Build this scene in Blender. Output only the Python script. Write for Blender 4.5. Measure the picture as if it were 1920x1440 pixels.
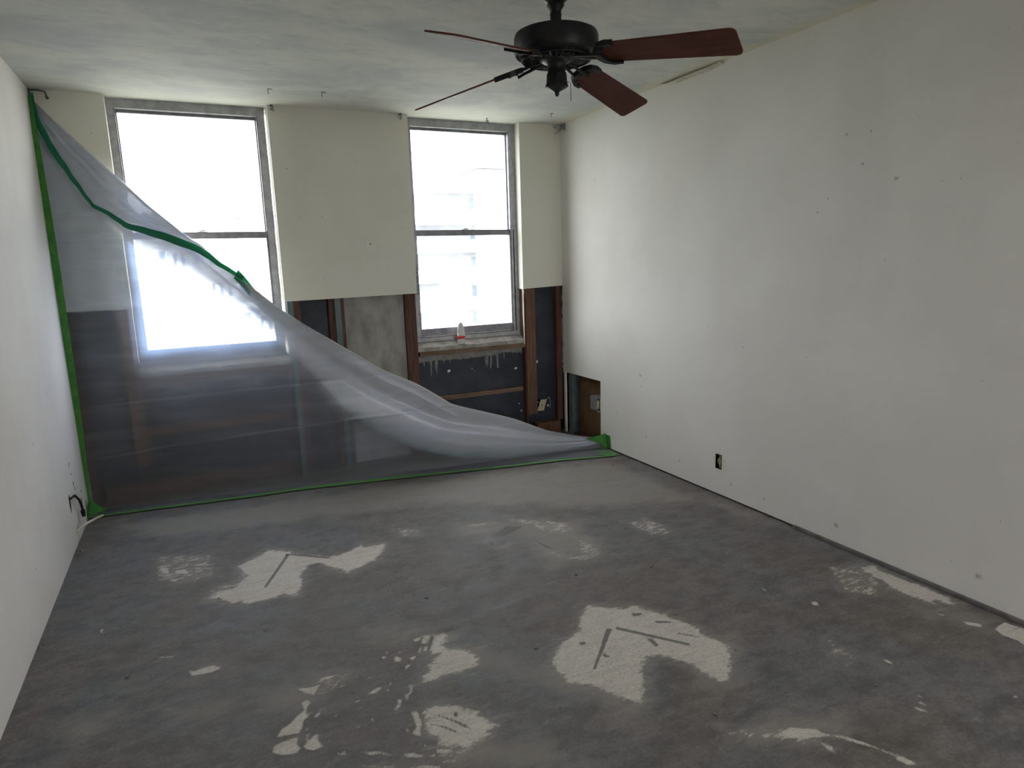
import bpy, bmesh, math, random, json
import numpy as np
from mathutils import Vector, Matrix
S = bpy.context.scene
COL = S.collection
PI = math.pi
for o in list(bpy.data.objects): bpy.data.objects.remove(o)

# ------------------------------------------------------------ camera, world, lights, exposure
cam = bpy.data.objects.new('camera', bpy.data.cameras.new('camera')); COL.objects.link(cam)
cam.data.sensor_width = 36; cam.data.lens = 36*1233.93/1920; cam.data.clip_start = .05; cam.data.clip_end = 800
CR, CU, CF = [[0.89832, -0.438248, -0.03099], [0.107943, 0.151785, 0.982502], [0.425876, 0.885946, -0.183657]]
cam.matrix_world = Matrix(((CR[0],CU[0],-CF[0],0),(CR[1],CU[1],-CF[1],0),(CR[2],CU[2],-CF[2],1.4186),(0,0,0,1)))
S.camera = cam
W = bpy.data.worlds.new('sky'); S.world = W; W.use_nodes = True
bg = W.node_tree.nodes['Background']; bg.inputs[0].default_value = (.985,.975,.985,1); bg.inputs[1].default_value = 5.0
sun = bpy.data.objects.new('sun', bpy.data.lights.new('sun','SUN')); COL.objects.link(sun)
sun.data.energy = 8; sun.data.angle = .01; sun.data.color = (1,.96,.9)
sun.rotation_euler = Vector((.35,1,-.9)).to_track_quat('-Z','Y').to_euler()
def portal(x0,x1,z0,z1,y,back=False):
    l = bpy.data.lights.new('window_daylight','AREA'); o = bpy.data.objects.new('window_daylight',l); COL.objects.link(o)
    l.shape='RECTANGLE'; l.size=x1-x0; l.size_y=z1-z0; l.cycles.is_portal=True
    o.location=((x0+x1)/2,y,(z0+z1)/2); o.rotation_euler=(PI/2 if back else -PI/2,0,0)
portal(-.33,.575,.8,2.44,4.93); portal(1.65,2.6,0,2.05,-1.72,True); portal(1.48,2.375,.8,2.44,4.93)  # the middle call serves the doorway added behind the camera for fill
S.view_settings.view_transform='Standard'; S.view_settings.look='None'; S.view_settings.exposure=1.12; S.view_settings.gamma=1
S.view_settings.use_curve_mapping=False
S.cycles.max_bounces=14; S.cycles.diffuse_bounces=8; S.cycles.transparent_max_bounces=24; S.cycles.transmission_bounces=10
S.cycles.sample_clamp_indirect=12; S.cycles.caustics_reflective=False

D = json.loads('''{"broken":[[[1.315,1.328],[1.473,1.258],[1.477,1.232],[1.529,1.175],[1.542,1.131],[1.511,1.134],[1.433,1.208],[1.311,1.283]],[[-0.066,3.11],[0.045,3.127],[0.151,3.343],[0.095,3.13],[0.045,2.944],[-0.069,2.98]],[[2.48,1.92],[2.604,1.85],[2.557,1.681],[2.434,1.612],[2.351,1.717],[2.445,1.85]],[[1.99,1.522],[2.0,1.429],[1.971,1.375],[1.929,1.439]],[[-0.296,3.627],[-0.039,3.507],[-0.03,3.229],[-0.183,3.225],[-0.285,3.327]],[[0.862,3.345],[1.007,3.284],[0.956,3.18],[0.876,3.227]],[[0.248,2.225],[0.377,2.164],[0.34,2.084],[0.226,2.094]]],"drop":[[1.329,1.222],[2.294,1.729]],"light":[[[0.221,3.419],[0.317,3.343],[0.375,3.253],[0.475,3.177],[0.545,3.174],[0.643,3.216],[0.66,3.238],[0.657,3.2],[0.726,3.188],[0.778,3.186],[0.736,3.084],[0.682,3.021],[0.601,2.978],[0.527,2.952],[0.478,3.048],[0.425,3.132],[0.376,3.124],[0.345,3.055],[0.321,2.939],[0.287,2.837],[0.232,2.883],[0.158,2.867],[0.076,2.871],[0.055,2.91],[0.02,2.907],[-0.023,2.982],[-0.069,3.008],[-0.02,3.054],[0.04,3.051],[0.097,3.162],[0.067,3.282],[0.151,3.343]],[[1.352,2.157],[1.412,2.097],[1.464,2.068],[1.522,2.049],[1.553,1.993],[1.601,1.89],[1.625,1.817],[1.623,1.749],[1.645,1.682],[1.642,1.641],[1.582,1.573],[1.492,1.493],[1.472,1.513],[1.457,1.566],[1.447,1.628],[1.419,1.672],[1.391,1.717],[1.345,1.732],[1.296,1.71],[1.251,1.642],[1.204,1.564],[1.17,1.542],[1.129,1.596],[1.083,1.698],[1.031,1.743],[1.012,1.809],[1.023,1.879],[1.072,1.933],[1.138,1.983],[1.217,2.007],[1.283,2.092]],[[1.16,3.136],[1.247,3.204],[1.378,3.184],[1.406,3.13],[1.286,3.134]],[[1.466,3.181],[1.568,3.097],[1.659,3.029],[1.731,2.931],[1.707,2.831],[1.641,2.839],[1.556,2.906],[1.531,3.024],[1.452,3.117]],[[1.661,2.815],[1.698,2.649],[1.665,2.533],[1.6,2.497],[1.532,2.518],[1.476,2.586],[1.565,2.572],[1.635,2.685]],[[1.238,2.874],[1.342,2.854],[1.318,2.788],[1.22,2.799]],[[1.256,3.007],[1.294,2.998],[1.27,2.964],[1.244,2.98]],[[1.441,2.726],[1.508,2.641],[1.48,2.566],[1.431,2.649]],[[2.006,2.793],[2.13,2.792],[2.161,2.656],[2.127,2.544],[2.026,2.582],[1.994,2.687]],[[0.708,2.243],[0.746,2.241],[0.765,2.202],[0.721,2.173],[0.737,2.129],[0.796,2.089],[0.809,2.031],[0.782,1.99],[0.725,1.982],[0.661,1.987],[0.616,1.981],[0.582,1.993],[0.591,2.032],[0.618,2.048],[0.615,2.065],[0.679,2.119],[0.649,2.127],[0.662,2.162]],[[0.543,1.863],[0.585,1.856],[0.64,1.82],[0.678,1.764],[0.7,1.721],[0.722,1.679],[0.685,1.652],[0.641,1.63],[0.602,1.619],[0.557,1.616],[0.557,1.627],[0.592,1.63],[0.517,1.678],[0.531,1.695],[0.509,1.729],[0.511,1.769],[0.526,1.803]],[[0.496,1.863],[0.517,1.857],[0.512,1.792],[0.493,1.761],[0.497,1.736],[0.479,1.751],[0.469,1.765],[0.49,1.786],[0.494,1.832]],[[0.535,2.004],[0.55,1.992],[0.527,1.951],[0.52,1.955]],[[0.505,1.957],[0.522,1.954],[0.496,1.914]],[[0.473,1.947],[0.492,1.936],[0.465,1.892],[0.449,1.897],[0.469,1.916]],[[0.58,2.148],[0.61,2.157],[0.598,2.134],[0.584,2.13]],[[0.531,2.183],[0.545,2.184],[0.557,2.165],[0.546,2.143],[0.525,2.154]],[[0.556,2.113],[0.579,2.116],[0.541,2.075]],[[0.664,2.267],[0.683,2.266],[0.7,2.252],[0.668,2.207],[0.648,2.218]],[[0.632,2.196],[0.647,2.201],[0.626,2.157],[0.618,2.161]],[[0.65,2.195],[0.668,2.189],[0.647,2.153],[0.641,2.169]],[[0.623,2.263],[0.658,2.262],[0.655,2.24],[0.632,2.24]],[[0.553,2.205],[0.57,2.217],[0.562,2.196]],[[0.577,2.216],[0.582,2.213],[0.575,2.191],[0.57,2.194]],[[0.518,2.241],[0.524,2.238],[0.515,2.213],[0.511,2.216]],[[0.495,2.212],[0.509,2.2],[0.503,2.183],[0.49,2.194]],[[0.446,2.215],[0.481,2.207],[0.475,2.202],[0.449,2.21]],[[0.344,2.0],[0.367,2.007],[0.36,1.994],[0.348,1.993]],[[0.395,2.023],[0.417,2.032],[0.434,2.037],[0.446,2.037],[0.442,2.019],[0.426,2.02],[0.424,2.007],[0.397,2.015]],[[0.378,2.012],[0.39,2.012],[0.386,2.004]],[[0.471,2.031],[0.486,2.053],[0.482,2.033],[0.472,2.022]],[[0.454,2.004],[0.465,2.013],[0.46,1.998]],[[0.415,2.098],[0.431,2.116],[0.419,2.09]],[[0.371,2.137],[0.386,2.14],[0.404,2.181],[0.394,2.155],[0.382,2.131]],[[0.308,1.77],[0.335,1.751],[0.366,1.734],[0.389,1.709],[0.386,1.7],[0.363,1.723],[0.331,1.737],[0.318,1.754]],[[0.424,1.695],[0.444,1.687],[0.474,1.663],[0.469,1.653],[0.42,1.679]],[[0.482,1.656],[0.503,1.648],[0.5,1.639],[0.482,1.649]],[[0.51,1.641],[0.554,1.619],[0.543,1.618],[0.508,1.636]],[[0.289,1.719],[0.336,1.687],[0.39,1.658],[0.387,1.65],[0.307,1.696]],[[0.424,1.636],[0.472,1.62],[0.5,1.598],[0.497,1.59],[0.422,1.629]],[[0.509,1.613],[0.554,1.6],[0.548,1.593],[0.509,1.605]],[[0.512,1.667],[0.553,1.646],[0.559,1.631],[0.525,1.639],[0.509,1.655]],[[0.245,1.797],[0.255,1.783],[0.271,1.793],[0.27,1.77],[0.251,1.779]],[[0.177,1.922],[0.189,1.913],[0.177,1.879],[0.202,1.906],[0.213,1.897],[0.206,1.875],[0.219,1.832],[0.207,1.836],[0.187,1.835],[0.166,1.852],[0.161,1.866],[0.175,1.886]],[[0.111,1.92],[0.155,1.919],[0.147,1.884],[0.157,1.862],[0.135,1.847],[0.097,1.862],[0.073,1.885],[0.083,1.913]],[[0.2,2.048],[0.216,2.066],[0.21,2.089],[0.186,2.082],[0.191,2.04],[0.158,2.013],[0.141,1.992],[0.111,1.978],[0.093,1.947],[0.127,1.94],[0.16,1.931],[0.176,1.961],[0.183,1.987],[0.199,1.997],[0.195,2.018]],[[0.213,1.99],[0.243,2.018],[0.23,1.987],[0.216,1.979]],[[0.202,2.015],[0.216,2.023],[0.211,2.003]],[[0.267,2.12],[0.278,2.125],[0.273,2.11],[0.266,2.111]],[[0.249,2.068],[0.261,2.096],[0.255,2.065]],[[0.178,1.936],[0.186,1.949],[0.189,1.933]],[[0.18,2.168],[0.224,2.151],[0.263,2.152],[0.231,2.098],[0.208,2.125]],[[0.376,1.896],[0.38,1.897],[0.378,1.871],[0.369,1.876]],[[0.319,1.881],[0.337,1.877],[0.336,1.869],[0.321,1.873]],[[0.46,1.796],[0.467,1.795],[0.463,1.777],[0.456,1.778]],[[0.443,1.729],[0.469,1.725],[0.455,1.722]],[[0.475,1.719],[0.481,1.714],[0.474,1.701],[0.471,1.705]],[[0.482,1.697],[0.491,1.703],[0.49,1.689]],[[0.275,1.96],[0.282,1.975],[0.279,1.957]],[[0.298,1.904],[0.31,1.899],[0.301,1.898]],[[2.612,1.845],[2.626,1.826],[2.69,1.813],[2.66,1.772],[2.662,1.716],[2.663,1.662],[2.673,1.615],[2.679,1.542],[2.692,1.468],[2.653,1.453],[2.686,1.425],[2.628,1.431],[2.624,1.46],[2.613,1.493],[2.592,1.496],[2.576,1.45],[2.57,1.499],[2.56,1.542],[2.557,1.591],[2.554,1.642],[2.577,1.69],[2.577,1.732],[2.583,1.794]],[[2.588,1.261],[2.671,1.27],[2.688,1.198],[2.56,1.121],[2.579,1.182],[2.57,1.224]],[[2.54,1.401],[2.515,1.432],[2.513,1.408]],[[2.542,1.35],[2.585,1.302],[2.56,1.287],[2.533,1.323]],[[2.161,1.728],[2.189,1.722],[2.172,1.689],[2.148,1.702]],[[2.294,1.729],[2.351,1.688],[2.325,1.677],[2.287,1.704]],[[2.229,1.014],[2.245,1.011],[2.239,0.999],[2.218,1.003]],[[1.967,1.161],[1.981,1.154],[1.978,1.138],[1.966,1.15]],[[1.942,1.141],[1.954,1.129],[1.949,1.11],[1.937,1.125]],[[1.906,1.134],[1.921,1.115],[1.928,1.085],[1.907,1.106]],[[2.05,1.348],[2.067,1.323],[2.065,1.284],[2.051,1.311]],[[1.456,1.243],[1.499,1.244],[1.532,1.221],[1.56,1.202],[1.567,1.179],[1.608,1.142],[1.637,1.099],[1.658,1.051],[1.682,1.007],[1.692,0.968],[1.663,0.983],[1.652,1.01],[1.662,1.018],[1.64,1.069],[1.606,1.115],[1.577,1.159],[1.494,1.189],[1.446,1.219]],[[1.525,1.158],[1.542,1.131],[1.528,1.107],[1.533,1.091],[1.518,1.126]],[[1.329,1.222],[1.362,1.209],[1.342,1.197]],[[2.075,1.902],[2.089,1.887],[2.071,1.882]],[[-0.157,2.471],[-0.125,2.447],[-0.105,2.456],[-0.065,2.455],[-0.04,2.421],[-0.08,2.409],[-0.138,2.421]],[[-0.273,3.474],[-0.237,3.441],[-0.227,3.364],[-0.262,3.395]],[[-0.176,3.443],[-0.105,3.403],[-0.114,3.391]],[[-0.149,3.491],[-0.094,3.499],[-0.108,3.473]],[[-0.21,3.39],[-0.158,3.384],[-0.141,3.315],[-0.201,3.354]],[[-0.285,3.327],[-0.226,3.317],[-0.183,3.293],[-0.268,3.313]],[[-0.259,2.621],[-0.191,2.588],[-0.198,2.58],[-0.245,2.603]],[[-0.067,3.502],[-0.03,3.489],[-0.058,3.471]],[[-0.656,3.442],[-0.636,3.437],[-0.647,3.43]],[[-0.473,2.954],[-0.459,2.952],[-0.456,2.887],[-0.465,2.908]]],"haze":[[[-0.569,4.243],[0.937,4.073],[2.543,3.757],[2.605,2.803],[1.945,3.095],[1.145,3.618],[0.251,3.765],[-0.285,3.866]],[[0.597,2.374],[0.685,2.314],[0.649,2.275],[0.583,2.289]],[[0.835,2.085],[0.918,1.936],[1.011,1.847],[0.986,1.804],[0.861,1.891],[0.786,1.97]],[[0.167,2.213],[0.23,2.179],[0.191,2.113],[0.139,2.141]],[[0.844,1.9],[1.002,1.852],[1.158,1.556],[1.172,1.486],[1.109,1.49],[1.009,1.67]],[[-0.102,2.475],[-0.045,2.443],[-0.066,2.396],[-0.122,2.427]],[[1.194,3.244],[1.793,2.941],[1.704,2.529],[1.383,2.534],[1.419,2.977],[1.15,3.047]],[[1.65,1.788],[1.73,1.712],[1.685,1.616],[1.522,1.517],[1.415,1.526]],[[1.631,1.562],[1.667,1.542],[1.615,1.429],[1.531,1.462]],[[1.315,1.328],[1.508,1.275],[1.691,1.207],[1.661,1.143],[1.6,1.137],[1.388,1.241]],[[2.482,1.459],[2.686,1.278],[2.548,1.26],[2.458,1.405]],[[2.594,2.836],[2.701,2.554],[2.667,2.316],[2.57,2.498]],[[-0.494,2.332],[-0.424,2.348],[-0.376,2.322],[-0.415,2.269],[-0.458,2.261]],[[-0.235,2.268],[-0.055,2.205],[-0.087,2.145],[-0.204,2.218]],[[0.085,2.205],[0.198,2.187],[0.226,2.115],[0.179,2.059],[0.115,2.068]],[[0.475,2.428],[0.589,2.394],[0.674,2.281],[0.557,2.281],[0.488,2.365]],[[0.328,1.682],[0.794,1.579],[0.867,1.395]]],"dark":[[[0.3,3.315],[0.318,3.304],[0.172,2.986],[0.157,2.994]],[[1.318,1.968],[1.342,1.955],[1.2,1.822],[1.141,1.765],[1.128,1.771],[1.226,1.87]],[[1.362,1.96],[1.536,1.731],[1.521,1.72],[1.344,1.947]],[[1.225,1.849],[1.224,1.819],[1.232,1.809],[1.218,1.802],[1.205,1.819]],[[1.411,1.844],[1.433,1.82],[1.426,1.777],[1.408,1.774]],[[0.314,3.318],[0.475,3.177],[0.521,3.124],[0.47,3.153],[0.31,3.29]],[[1.176,1.94],[1.202,1.932],[1.194,1.909],[1.168,1.918]],[[1.515,1.926],[1.57,1.888],[1.581,1.865],[1.512,1.903]],[[1.468,2.014],[1.511,1.995],[1.498,1.977],[1.462,1.987]],[[1.54,1.817],[1.597,1.752],[1.589,1.743],[1.531,1.806]],[[0.293,1.966],[0.369,1.887],[0.423,1.81],[0.53,1.693],[0.516,1.675],[0.446,1.763],[0.392,1.833],[0.333,1.894]],[[0.53,1.835],[0.572,1.809],[0.607,1.765],[0.636,1.719],[0.64,1.682],[0.619,1.717],[0.596,1.759],[0.566,1.803]],[[0.529,1.786],[0.565,1.758],[0.605,1.701],[0.59,1.7],[0.555,1.751],[0.525,1.776]],[[0.637,2.089],[0.697,2.048],[0.636,2.074]],[[0.664,2.267],[0.674,2.262],[0.605,2.143],[0.598,2.147]],[[0.698,2.249],[0.709,2.238],[0.659,2.155],[0.647,2.153]],[[0.52,1.676],[0.594,1.634],[0.591,1.627],[0.518,1.669]],[[1.416,3.077],[1.494,3.022],[1.173,2.872],[1.148,2.886]],[[1.436,3.011],[1.491,2.728],[1.516,2.656],[1.47,2.72]]],"E":[[-0.675,4.638,2.393],[-0.612,4.626,2.311],[-0.489,4.603,2.171],[-0.394,4.586,2.071],[-0.284,4.566,1.95],[-0.156,4.542,1.799],[-0.051,4.523,1.699],[0.048,4.505,1.606],[0.087,4.499,1.587],[0.179,4.482,1.482],[0.257,4.467,1.395],[0.424,4.437,1.244],[0.52,4.42,1.158],[0.631,4.401,1.071],[0.864,4.361,0.9],[1.123,4.317,0.727],[1.316,4.286,0.623],[1.46,4.261,0.525],[1.567,4.243,0.45],[1.808,4.205,0.369],[2.026,4.17,0.289],[2.254,4.133,0.189],[2.487,4.097,0.118],[2.689,4.066,0.071]],"T":[[-0.666,4.637,2.385],[-0.66,4.631,2.241],[-0.612,4.619,2.099],[-0.533,4.602,1.949],[-0.444,4.583,1.791],[-0.371,4.571,1.749],[-0.3,4.559,1.681],[-0.224,4.546,1.649],[-0.143,4.533,1.62],[-0.026,4.515,1.57],[0.08,4.498,1.523],[0.175,4.481,1.444],[0.307,4.458,1.345]],"B":[[-0.668,4.636,2.371],[-0.598,4.618,2.131],[-0.442,4.584,1.809],[-0.263,4.549,1.579],[-0.027,4.51,1.431],[0.2,4.47,1.244],[0.458,4.423,0.972],[0.679,4.382,0.72],[0.829,4.353,0.511],[1.022,4.318,0.326],[1.298,4.271,0.145],[1.592,4.225,0.044],[1.983,4.166,-0.005],[2.398,4.106,-0.007],[2.688,4.064,0.029]],"tape_f":[[-0.68,4.418],[-0.301,4.371],[0.241,4.294],[0.499,4.276],[0.967,4.189],[1.605,4.063],[1.899,3.994],[2.253,3.936],[2.481,3.87],[2.647,3.829]],"fold":[[-0.664,4.555,0.072],[0.789,4.342,0.028],[1.477,4.241,0.035],[1.986,4.167,0.043],[2.659,4.07,0.066]]}''')
XL, XR, YF, H, YB = -.679, 2.7167, 4.6537, 2.44, -1.5

# ------------------------------------------------------------ helpers
def mat(name, col, rough=.8, metal=0, spec=.3):
    m = bpy.data.materials.new(name); m.use_nodes = True
    b = m.node_tree.nodes['Principled BSDF']
    b.inputs['Base Color'].default_value = (*col,1); b.inputs['Roughness'].default_value = rough
    b.inputs['Metallic'].default_value = metal; b.inputs['Specular IOR Level'].default_value = spec
    return m
class NT:
    def __init__(s, m): s.m=m; s.t=m.node_tree; s.b=s.t.nodes.get('Principled BSDF'); s.out=s.t.nodes['Material Output']
    def n(s, k, **kw):
        x = s.t.nodes.new('ShaderNode'+k)
        for a,v in kw.items(): setattr(x,a,v)
        return x
    def l(s, a, b): s.t.links.new(a,b)
    def coord(s): return s.n('TexCoord').outputs['Object']
    def val(s, sock, v):
        if isinstance(v,(int,float)): sock.default_value=v
        else: s.l(v,sock)
    def math(s, op, a, b=0, c=None, clamp=False):
        x=s.n('Math',operation=op,use_clamp=clamp); s.val(x.inputs[0],a); s.val(x.inputs[1],b)
        if c is not None: s.val(x.inputs[2],c)
        return x.outputs[0]
    def noise(s, scale, detail=4, rough=.5, vec=None, stretch=None, dist=0):
        x=s.n('TexNoise'); x.inputs['Scale'].default_value=scale; x.inputs['Detail'].default_value=detail; x.inputs['Roughness'].default_value=rough; x.inputs['Distortion'].default_value=dist
        v = vec or s.coord()
        if stretch:
            mp=s.n('Mapping'); mp.inputs['Scale'].default_value=stretch[:3]
            if len(stretch)>3: mp.inputs['Rotation'].default_value=(0,0,stretch[3])
            s.l(v,mp.inputs[0]); v=mp.outputs[0]
        s.l(v,x.inputs['Vector']); return x.outputs['Fac']
    def ramp(s, f, a, b, v0=0., v1=1.):
        x=s.n('MapRange',interpolation_type='SMOOTHSTEP'); s.val(x.inputs['Value'],f)
        for i,v in zip(('From Min','From Max','To Min','To Max'),(a,b,v0,v1)): x.inputs[i].default_value=v
        return x.outputs[0]
    def mix(s, f, a, b):
        x=s.n('Mix',data_type='RGBA'); s.val(x.inputs[0],f)
        for i,c in ((6,a),(7,b)):
            if isinstance(c,tuple): x.inputs[i].default_value=(*c,1)
            else: s.l(c,x.inputs[i])
        return x.outputs[2]
    def attr(s, name): return s.n('Attribute',attribute_name=name).outputs['Fac']
    def bump(s, h, st=.3, d=.002):
        x=s.n('Bump'); x.inputs['Strength'].default_value=st; x.inputs['Distance'].default_value=d; s.l(h,x.inputs['Height'])
        s.l(x.outputs[0],s.b.inputs['Normal'])
    def color(s, c): s.l(c,s.b.inputs['Base Color'])
def noisy(name, a, b, scale=6, rough=.8, stretch=None, bump=.2, bscale=60, metal=0, detail=5, spec=.3, lo=.35, hi=.65):
    m=mat(name,a,rough,metal,spec); t=NT(m)
    t.color(t.mix(t.ramp(t.noise(scale,detail,.6,stretch=stretch),lo,hi),a,b))
    if bump: t.bump(t.noise(bscale,3,stretch=stretch),bump,.002)
    return m
def add_box(bm, x0,x1,y0,y1,z0,z1, bev=0):
    vs=[bm.verts.new(p) for p in ((x0,y0,z0),(x1,y0,z0),(x1,y1,z0),(x0,y1,z0),(x0,y0,z1),(x1,y0,z1),(x1,y1,z1),(x0,y1,z1))]
    fs=[bm.faces.new([vs[i] for i in f]) for f in ((0,3,2,1),(4,5,6,7),(0,1,5,4),(1,2,6,5),(2,3,7,6),(3,0,4,7))]
    if bev:
        es={e for f in fs for e in f.edges}
        bmesh.ops.bevel(bm,geom=list(es),offset=bev,segments=2,affect='EDGES',profile=.6)
def add_lathe(bm, prof, c=(0,0,0), n=32, wob=None):
    rings=[]
    for r,z in prof:
        if r<1e-6: rings.append([bm.verts.new((c[0],c[1],c[2]+z))])
        else: rings.append([bm.verts.new((c[0]+r*math.cos(2*PI*i/n)*(wob(i/n,z) if wob else 1),c[1]+r*math.sin(2*PI*i/n)*(wob(i/n,z) if wob else 1),c[2]+z)) for i in range(n)])
    for a,b in zip(rings,rings[1:]):
        if len(a)==1 and len(b)==1: continue
        for i in range(n):
            j=(i+1)%n
            if len(a)==1: bm.faces.new((a[0],b[j],b[i]))
            elif len(b)==1: bm.faces.new((a[i],a[j],b[0]))
            else: bm.faces.new((a[i],a[j],b[j],b[i]))
def add_tube(bm, pts, r, n=8):
    pts=[Vector(p) for p in pts]; rings=[]
    for i,p in enumerate(pts):
        t=(pts[min(i+1,len(pts)-1)]-pts[max(i-1,0)]).normalized()
        a=t.orthogonal().normalized() if i==0 else (prev-prev.project(t)).normalized()
        prev=a; b=t.cross(a); rr=r[i] if isinstance(r,(list,tuple)) else r
        rings.append([bm.verts.new(p+a*rr*math.cos(2*PI*k/n)+b*rr*math.sin(2*PI*k/n)) for k in range(n)])
    for a,b in zip(rings,rings[1:]):
        for i in range(n): bm.faces.new((a[i],a[(i+1)%n],b[(i+1)%n],b[i]))
    bm.faces.new(rings[0][::-1]); bm.faces.new(rings[-1])
def add_prism(bm, poly, d, off):
    """poly: 3-D points of a planar outline, extruded by vector off"""
    a=[bm.verts.new(Vector(p)) for p in poly]; b=[bm.verts.new(Vector(p)+Vector(off)) for p in poly]
    bm.faces.new(a); bm.faces.new(b[::-1])
    for i in range(len(a)): bm.faces.new((a[i],b[i],b[(i+1)%len(a)],a[(i+1)%len(a)]))
def obj(name, bm, m, parent=None, smooth=False, loc=None, shade_angle=None):
    bmesh.ops.recalc_face_normals(bm,faces=bm.faces)
    me=bpy.data.meshes.new(name); bm.to_mesh(me); bm.free()
    if loc is not None: me.transform(Matrix.Translation(-Vector(loc)))
    me.materials.append(m); o=bpy.data.objects.new(name,me); COL.objects.link(o)
    if loc is not None: o.location=loc
    if smooth:
        for p in me.polygons: p.use_smooth=True
        if shade_angle:
            me.set_sharp_from_angle(angle=shade_angle)
    if parent:
        o.parent=parent
        if parent.location.length>0 and loc is None: o.location=(0,0,0)
    return o
def tag(o, label, cat, group=None):
    o['label']=label; o['category']=cat
    if group: o['group']=group
    return o
def thing(name, label, cat, loc=(0,0,0), group=None, rot=(0,0,0)):
    o=bpy.data.objects.new(name,None); COL.objects.link(o); o.location=loc; o.rotation_euler=rot; o.empty_display_size=.05
    return tag(o,label,cat,group)
def struct(name, bm, m, **k):
    o=obj(name,bm,m,**k); o['kind']='structure'; return o
def box_obj(name, dims, m, parent=None, bev=0):
    bm=bmesh.new(); add_box(bm,*dims,bev=bev); return obj(name,bm,m,parent)
B = bmesh.new

# ------------------------------------------------------------ materials
def wall_mat(name, a, b, seed=0, marks=()):
    m=mat(name,a,.75,0,.25); t=NT(m); v=t.coord()
    c=t.mix(t.ramp(t.noise(1.1,4,.55,stretch=(1,1,1.3)),.38,.62),a,b)
    # faint vertical roller and patching tones
    c=t.mix(t.ramp(t.noise(2.2,3,.5,stretch=(1,1,.18)),.5,.75,0,.35),c,tuple(x*.86 for x in a))
    c=t.mix(t.ramp(t.noise(26,5,.7),.70,.78,0,.45),c,(.30,.27,.23))            # scuffs and specks
    c=t.mix(t.ramp(t.noise(60,2,.5),.745,.79,0,.8),c,(.10,.09,.08))
    for (px,py,pz,r,col,am) in marks:                                             # single marks
        d=t.n('VectorMath',operation='DISTANCE'); t.l(v,d.inputs[0]); d.inputs[1].default_value=(px,py,pz)
        w=t.math('ADD',d.outputs['Value'],t.math('MULTIPLY',t.math('SUBTRACT',t.noise(70,4,.7,stretch=(1,1.8,.8)),.5),r*2.2))
        c=t.mix(t.ramp(w,r*.1,r*.9,am*.65,0),c,col)
    t.color(c); t.bump(t.noise(140,3,.6),.25,.0015)
    return m
RM=[(XR,2.85,.21,.085,(.52,.42,.27),.6)]
for (y,z,r) in ((3.62,.62,.018),(3.6,.55,.012),(2.12,1.93,.012),(2.0,1.92,.01),(2.03,1.79,.013),(1.87,1.71,.016),(2.2,1.66,.008),(2.25,1.60,.008),(3.55,.2,.012),(3.2,.12,.012),(2.75,.1,.014),(2.5,.09,.012),(2.05,.1,.02),(3.9,.3,.012),(3.95,1.0,.009),(1.4,.12,.02)):
    RM.append((XR,y,z,r,(.12,.11,.10),.75))
M_right=wall_mat('right_wall_paint',(.70,.68,.64),(.75,.735,.70),marks=RM)
LM=[(XL,4.06,.07,.05,(.35,.28,.18),.7),(XL,4.06,.0,.05,(.3,.24,.16),.7),(XL,3.4,.7,.012,(.15,.14,.13),.7),(XL,3.85,.85,.01,(.15,.14,.13),.7),(XL,4.1,1.6,.012,(.2,.18,.15),.7),(XL,3.1,.25,.01,(.1,.1,.1),.7)]
M_left=wall_mat('left_wall_paint',(.68,.655,.615),(.74,.72,.685),marks=LM)
M_panel=wall_mat('far_panel_paint',(.70,.69,.62),(.74,.73,.66))
def ceil_mat():
    m=mat('ceiling_plaster',(.6,.6,.57),.85); t=NT(m)
    c=t.mix(t.ramp(t.noise(1.8,7,.65,stretch=(.8,1.3,1,.2),dist=.5),.34,.66),(.50,.52,.52),(.68,.68,.63))
    c=t.mix(t.ramp(t.noise(9,7,.75,stretch=(.7,1.5,1,.15)),.46,.72,0,.45),c,(.40,.43,.44))
    c=t.mix(t.ramp(t.noise(14,5,.7,stretch=(.5,1.5,1,.35)),.55,.78,0,.5),c,(.78,.77,.70))
    sx=t.n('SeparateXYZ'); t.l(t.coord(),sx.inputs[0])
    e=t.math('ADD',t.math('SUBTRACT',XR,sx.outputs[0]),t.math('MULTIPLY',t.noise(3,4),.22))
    c=t.mix(t.ramp(e,.10,.24,.75,0),c,(.70,.66,.50))                              # skim coat along the right wall joint
    e2=t.math('ADD',t.math('SUBTRACT',YF,sx.outputs[1]),t.math('MULTIPLY',t.noise(2,4),.5))
    c=t.mix(t.ramp(e2,.15,.75,.55,0),c,(.80,.78,.70))
    t.color(c); t.bump(t.noise(50,5,.7,stretch=(.6,2,1)),.4,.003); return m
M_ceil=ceil_mat()
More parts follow.
